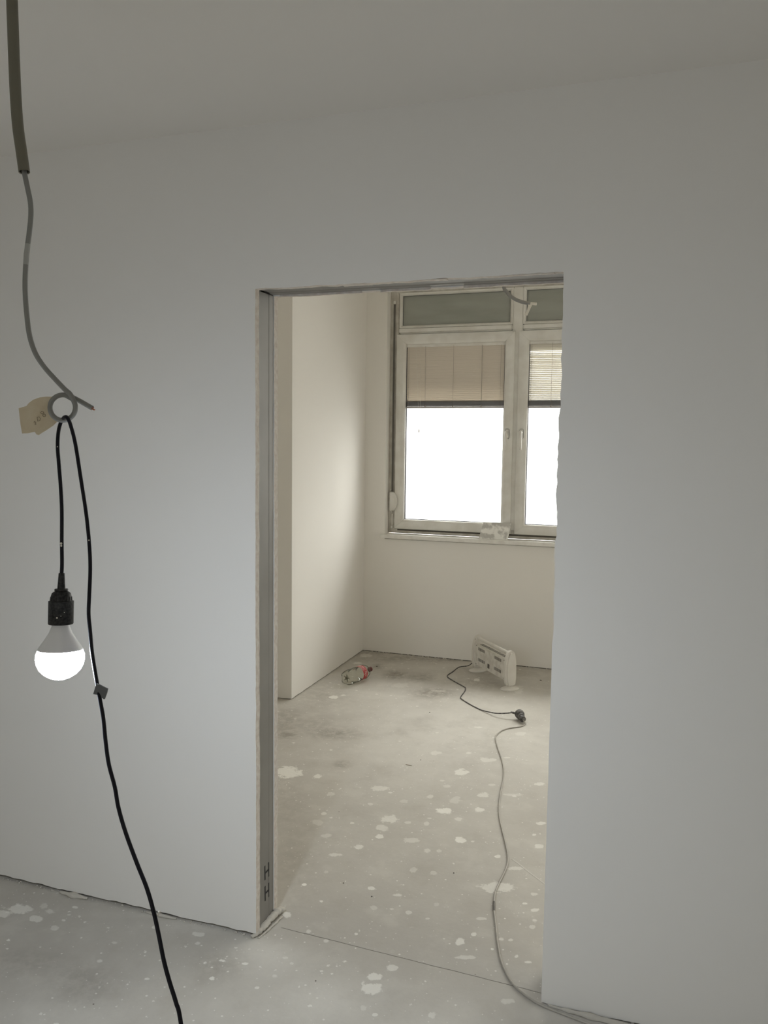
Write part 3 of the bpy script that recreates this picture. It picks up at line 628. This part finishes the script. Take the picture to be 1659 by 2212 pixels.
MB().tube([a, (a+b2)/2, b2], [.0040, .0046, .0041], 10).make('tape_wrap', m_grey, ex, smooth=60)

# ------------------------------------------------------------------ bottle lying by the left wall
RB = .052
bc = on_floor(746, 1466, RB+.001); cc = on_floor(795, 1449, RB*.92); ax = (cc-bc); ax.z = 0; ax.normalize(); BLN = .325
bt = empty('plastic_bottle', (bc.x, bc.y, 0), 0, 'empty clear plastic soft drink bottle with a red label lying by the left wall', 'bottle')
KB = .90                                                # bottle length factor
prof = [(.020, .002), (.010, .014), (.003, .026), (.000, .034), (.004, .042), (.014, .048), (.028, .0505), (.050, .0512), (.085, .0505), (.095, .0495), (.105, .0505), (.135, .0510), (.150, .0490), (.156, .0480), (.205, .0480), (.212, .0500), (.235, .0470), (.258, .038), (.280, .025), (.294, .0165), (.298, .0150), (.300, .0175), (.303, .0175), (.305, .0140), (.312, .0138)]
prof = [(h*KB, r_) for h, r_ in prof]
def petal(i, th, r, h):
    if i <= 6: k = [1, 1, .9, .8, .6, .35, .12][i]; w = .5+.5*math.cos(5*th); return r*(1-.16*k*w), h+.022*k*w
    return r, h
q = MB(); q.lathe(bc, ax, prof, 60, petal, caps=(True, False)); q.make('body', m_pet, bt, smooth=60)
upv = Vector((0, 0, 1)); sdv = ax.cross(upv).normalized()
def around(h, th, r): return bc+ax*h*KB+(upv*math.cos(th)+sdv*math.sin(th))*r
q = MB(); K_ = 40; vs = []
for i in range(K_):
    th = math.radians(-70+225*i/(K_-1)); vs += [around(.157, th, .0484), around(.157, th, .0490), around(.205, th, .0490), around(.205, th, .0484)]
q.add(vs, [(4*i+j, 4*i+(j+1) % 4, 4*i+4+(j+1) % 4, 4*i+4+j) for i in range(K_-1) for j in range(4)]+[(0, 1, 2, 3), (4*K_-1, 4*K_-2, 4*K_-3, 4*K_-4)]); q.make('label', m_red, bt, smooth=30)
q = MB(); q.lathe(bc, ax, [(.302*KB, .0160), (.3025*KB, .0165), (.318*KB, .0165), (.321*KB, .0145)], 30); q.make('cap', m_cap, bt, smooth=35)
ring = [bc+ax*.012+(upv*math.cos(math.radians(36*i+12))+sdv*math.sin(math.radians(36*i+12)))*(.027 if i % 2 == 0 else .008) for i in range(10)]
MB().prism(ring, ax*.003).make('base_star', mat('base_refraction_dark', (.12, .115, .08), .3), bt)  # dark star painted in for refraction in the thick moulded base
# white script round the label, drawn as pen strokes: u runs round the bottle, v along it
a0 = ax.orthogonal(); upv = Vector((0, 0, 1)); sdv = ax.cross(upv).normalized()
def lab(u, v, r=.0492):
    th = math.radians(u); return bc+ax*(.181*KB+v*KB)+(upv*math.cos(th)+sdv*math.sin(th))*r
def arc(cx, cy, rx, ry, a, b, k=9): return [(cx+rx*math.cos(math.radians(a+(b-a)*i/k)), cy+ry*math.sin(math.radians(a+(b-a)*i/k))) for i in range(k+1)]
strokes = [arc(0, 0, 6.5, 8.5, 50, 320, 12)+[(10, -4), (16, -8)], arc(10.5, -1.5, 4, 4.5, 0, 360), arc(20, -1.5, 4, 4.5, 50, 310), arc(29, -1.5, 4, 4.5, 20, 340), [(33, 3), (32.5, -4), (36, -5.5), (39, -2)], [(38, -1), (43, 0)],
           arc(52, 0, 6.5, 8.5, 50, 320, 12)+[(60, -8), (68, -9)], arc(63, -1.5, 4, 4.5, 0, 360), [(69, -3), (73, 8), (71, 9), (70, 0), (72, -5), (75, -4)], arc(80, -1.5, 4, 4.5, 20, 340), [(84, 3), (83.5, -4), (87, -5.5)], [(2, 12), (14, 9), (30, 11), (46, 12)], [(-6, -2), (-11, -8)]]
mb = MB()
for st in strokes:
    P_ = spline([Vector((p[0], p[1], 0)) for p in st], 2)
    mb.tube([lab(-22+p.x*1.5, -p.y*.0016) for p in P_], .00095, 5)
sdir = (CAM-bc); sdir.z = 0
mb.make('lettering', m_ink, bt)

# ------------------------------------------------------------------ hanging work light on its black flex
DD = 1.40; u_ = .802e-3
bulb_c = at_dist(132, 1340, DD); ax_b = (at_dist(129, 1471, DD)-at_dist(133, 1238, DD)).normalized(); top0 = at_dist(132.5, 1272, DD)
lp = empty('hanging_work_lamp', tuple(top0), 0, 'glowing bare bulb in a black socket, its flex hooked over the grey cable loop', 'lamp')
def px(v): return v*u_
q = MB(); q.lathe(top0, ax_b, [(-px(34), px(6.2)), (-px(20), px(7)), (-px(2), px(8.2)), (0, px(8.2))], 20); q.make('strain_relief', m_bake, lp, smooth=40)
q = MB(); q.lathe(top0, ax_b, [(0, px(13.5)), (px(1.5), px(14)), (px(4), px(14)), (px(4.5), px(12)), (px(6), px(15)), (px(9), px(19)), (px(15), px(21)), (px(22), px(21.8)), (px(26), px(22)), (px(26.2), px(26)), (px(74), px(26)), (px(76), px(25)), (px(76.2), px(20))], 36)
sk = q.make('socket', m_bake, lp, smooth=35)
q = MB()
for k in range(18):
    t = 2*math.pi*k/18; a_ = ax_b.orthogonal().normalized(); b_ = ax_b.cross(a_); d_ = a_*math.cos(t)+b_*math.sin(t)
    q.tube([top0+ax_b*px(17)+d_*px(21), top0+ax_b*px(25)+d_*px(21.8)], px(1.1), 6)
q.make('grip_rib', m_bake, lp, smooth=40)
q = MB(); q.lathe(top0, ax_b, [(px(74), px(17)), (px(80), px(18)), (px(95), px(24)), (px(110), px(33)), (px(124), px(43)), (px(131), px(46.5)), (px(131.5), px(44))], 40); q.make('bulb_housing', m_bulbh, lp, smooth=50)
dome = [(px(131.4), px(44)), (px(134), px(46.5)), (px(142), px(49.5)), (px(150), px(50)), (px(162), px(48)), (px(174), px(42.5)), (px(184), px(33)), (px(191), px(22)), (px(195), px(11)), (px(196), px(1))]
q = MB(); q.lathe(top0, ax_b, dome, 40); q.make('diffuser', m_bulb, lp, smooth=60)
left = [(136, 905, 1.404), (130.5, 915, 1.412), (126, 935, 1.408), (124.5, 965, 1.402), (127, 1000, 1.40), (131, 1050, 1.40), (133.5, 1100, 1.40), (133.5, 1170, 1.40), (134, 1215, 1.40), (133, 1242, 1.40)]
over = [(140, 901, 1.388), (146, 903, 1.382), (153, 920, 1.386)]
right = [(163, 960, 1.39), (175, 1036, 1.39), (186, 1108, 1.39), (192.5, 1170, 1.385), (195, 1225, 1.38), (193, 1285, 1.37), (191.5, 1325, 1.365), (195, 1365, 1.36), (199, 1410, 1.35), (207, 1460, 1.34), (214, 1500, 1.33), (223, 1550, 1.32), (228, 1600, 1.31), (235, 1650, 1.30), (248, 1700, 1.29), (256, 1745, 1.28), (272, 1800, 1.27), (296, 1865, 1.255), (317, 1918, 1.24), (332, 1970, 1.23), (343, 2020, 1.22), (354, 2075, 1.21), (366, 2120, 1.20), (380, 2165, 1.195), (391, 2212, 1.19)]
P_ = [at_dist(*a) for a in left[::-1]+over+right]
e = P_[-1].copy()
P_ += [e+Vector((.02, .0, -.15)), e+Vector((.03, -.02, -.40)), Vector((e.x+.04, e.y-.05, .10)), Vector((e.x+.08, e.y-.12, .012)), Vector((e.x+.25, e.y-.22, .0036)), Vector((e.x+.55, e.y-.20, .0036)), Vector((e.x+.9, e.y-.5, .0036))]
MB().tube(spline(P_, 8), .0032, 12).make('flex', m_black, lp, smooth=60)
def ribbon(pts, t=.0004):
    n_ = (pts[1]-pts[0]).cross(pts[2]-pts[0]).normalized()*t; return MB().prism(pts, n_)
q = ribbon([at_dist(x, y, 1.328) for x, y in ((208, 1477), (213, 1478), (233, 1488), (231, 1497), (226, 1510.5), (223, 1510), (219, 1506.5), (217, 1502), (211, 1501), (201, 1499.5))], .0025)
tg = q.make('tape_flag', m_flag, lp); tg['label'] = 'stub of grey black tape folded round the flex'
q = MB(); rg = random.Random(4)
for x, y, d, r in ((132, 1174, 1.396, .0022), (132.3, 1179, 1.396, .0018), (192, 1167, 1.381, .0012), (123, 1335, 1.372, .0016), (131.5, 1331, 1.372, .0008), (139, 1323, 1.372, .0008), (124, 965, 1.398, .0010), (344, 1970, 1.226, .0025), (341, 1976, 1.226, .0018)):
    if d == 1.372: d = 1.379
    MB().lathe(at_dist(x, y, d), fw, [(-r*.6, r*.5), (0, r), (r*.6, r*.5)], 7).make('plaster_speck', m_dust, lp)

# ------------------------------------------------------------------ grey cable out of the ceiling with its loop
c1 = [(22, -330, 1.40), (22, -160, 1.40), (26, 0, 1.40), (28, 60, 1.40), (30.5, 130, 1.40), (34, 210, 1.40), (39, 275, 1.40), (46, 325, 1.40), (52.5, 372, 1.40)]
P_ = [at_dist(*a) for a in c1]
ptop = P_[0].copy(); k = (HC-ptop.z)
if ptop.z < HC: P_ = [Vector((ptop.x, ptop.y, HC+.01))]+P_
else:
    P_ = [p for p in P_ if p.z < HC-.01]; P_ = [Vector((P_[0].x-.001, P_[0].y, HC+.01))]+P_
cc_ = empty('ceiling_cable', (P_[0].x, P_[0].y, HC), 0, 'grey cable hanging from a ceiling conduit and bent into a small loop', 'cable')
SP = spline(P_, 8)
# conduit as an open pipe: outer wall, lip, short inner wall
q = MB(); q.tube(SP, .0094, 20, cap=False)
t_ = (SP[-1]-SP[-2]).normalized()
q.tube([SP[-1], SP[-1]-t_*.001, SP[-1]-t_*.03], [.0094, .0079, .0078], 20, cap=False)
q.make('conduit', m_cond, cc_, smooth=50)
RR = 27.4; ring_px = []
for a_ in range(-38, 330, 16):
    t = math.radians(a_); ring_px.append((135.5+RR*math.cos(t), 880.5+RR*math.sin(t), 1.400+.009*(a_+38)/360))
c2 = [(47, 335, 1.402), (53, 374, 1.401), (60, 408, 1.40), (66, 440, 1.40), (66.5, 470, 1.40), (63, 505, 1.40), (58.5, 540, 1.40), (55, 585, 1.40), (54.5, 630, 1.40), (58, 680, 1.40), (64, 725, 1.40), (76, 762, 1.40), (95, 792, 1.40), (118, 818, 1.40), (140, 841, 1.399), (152, 852, 1.399)]
tail = [(140, 852.5, 1.4105), (152, 856, 1.4112), (170, 865, 1.411), (186, 874, 1.408), (199, 881.5, 1.405)]
P_ = [at_dist(*a) for a in c2+ring_px[1:]+tail]
MB().tube(spline(P_, 6), .0043, 14).make('cable', m_nym, cc_, smooth=60)
tip = P_[-1]; td = (P_[-1]-P_[-2]).normalized(); q = MB()
for k in range(3):
    o_ = Vector((0, 0, 1))*.002*math.cos(k*2.1)+Vector((0, 1, 0))*.002*math.sin(k*2.1); q.tube([tip+o_-td*.002, tip+o_+td*(.004+.001*k)], .0009, 6)
w_ = q.make('copper_wire', m_cu, cc_, smooth=40)
q = MB(); q.tube([at_dist(*a) for a in ((60.3, 527, 1.40), (57.5, 550, 1.40), (56, 572, 1.40))], [.0044, .0047, .0044], 14); q.make('plaster_smear', m_nymd2 if False else mat('smeared_grey', (.42, .42, .40), .8), cc_, smooth=60)
tp = [(40.5, 882), (57.5, 877), (62, 871), (72, 863.5), (86, 858.5), (100, 856.8), (112, 857), (111, 870), (109, 885), (114, 897), (126, 909), (116, 919), (107, 925), (98, 931), (91, 935), (84, 940), (79, 938.5), (75.5, 933), (60, 936), (48, 936.5), (45, 920), (42.5, 900)]
q = ribbon([at_dist(x, y, 1.4135) for x, y in tp], .0006); tl = q.make('masking_tape_tag', m_tape, cc_); tl['label'] = 'cream masking tape flag with faint handwriting'
q = MB()
def stroke(pts, w=.00045):
    q.tube([at_dist(40.8*0+x/5.03, 780+y/5.03, 1.4126) for x, y in pts], w, 5)
stroke(arc(458, 560, 15, 14, 0, 360)); stroke(arc(480, 590, 17, 15, 0, 360)); stroke([(402, 612), (412, 655), (432, 648), (438, 622), (424, 604), (402, 612)]); stroke([(368, 668), (375, 655), (388, 662), (380, 690), (394, 684)])
q.make('handwriting', m_pencil, tl)

# ------------------------------------------------------------------ cable stub in the inner room
YS = .62
P_ = [on_y(x, y, YS) for x, y in ((1088, 617), (1093, 628), (1102, 639), (1115, 647.5), (1130, 653), (1146, 656))]
top = Vector((P_[0].x-.03, YS+.0, P_[0].z+.16)); P_ = [Vector((top.x-.05, YS, HI)), Vector((top.x-.045, YS, top.z+.25)), top]+P_
sc_ = empty('cable_stub', (P_[0].x, YS, HI), 0, 'pale cable end hanging behind the door head in front of the window', 'cable')
MB().tube(spline(P_, 8), .0062, 12).make('cable', m_nymd, sc_, smooth=60)
MB().tube([on_y(1144, 655.5, YS), on_y(1159, 656.5, YS)], .0052, 10).make('end_wrap', m_tapew, sc_, smooth=40)
ribbon([on_y(x, y, YS-.004) for x, y in ((1140, 653), (1151, 656), (1145, 668), (1139, 682), (1137, 681.5), (1133, 680), (1138, 670), (1141, 661))], .0008).make('tape_tail', m_tapew, sc_)

# ------------------------------------------------------------------ scraps on the floor
def scrap(name, x, y, size, m_, label, group=None, long=1.0, seed=1):
    rg = random.Random(seed); c = on_floor(x, y); k = 7; z = size*.5; a = rg.uniform(0, 3)
    ring = []
    for i in range(k):
        t = 2*math.pi*i/k; r = size*rg.uniform(.7, 1.2); v = Vector((r*long*math.cos(t), r*math.sin(t), 0)); v.rotate(Matrix.Rotation(a if long == 1 else -.15, 3, 'Z')); ring.append(v)
    q = MB().prism(ring, (0, 0, z)); o = q.make(name, m_, bevel=size*.15, local=True); o.location = (c.x, c.y, .0002); tag(o, label, 'debris', group)
for i, (x, y, sz_, lb) in enumerate(((814, 1440, .006, 'dark crumb on the floor just right of the bottle cap'), (928, 1539, .004, 'small dark speck of grit left of the heater lead'), (1168, 1470, .007, 'dark crumb on the floor to the right of the heater'),
        (742, 1908, .003, 'tiny dark crumb on the floor nearest the left doorway jamb'), (980, 1886, .003, 'tiny dark crumb left of the lower bend of the grey extension cord'), (909, 1642, .003, 'tiny dark crumb just right of the wood splinter'), (803, 1937, .003, 'tiny dark crumb lowest on the floor inside the doorway'))):
    scrap('debris_crumb', x, y, sz_, m_chip, lb, 'dark crumbs scattered over the floor', seed=i)
scrap('wood_splinter', 883, 1653, .003, m_pencil, 'thin brown wood splinter lying in the middle of the inner floor', long=7, seed=9)
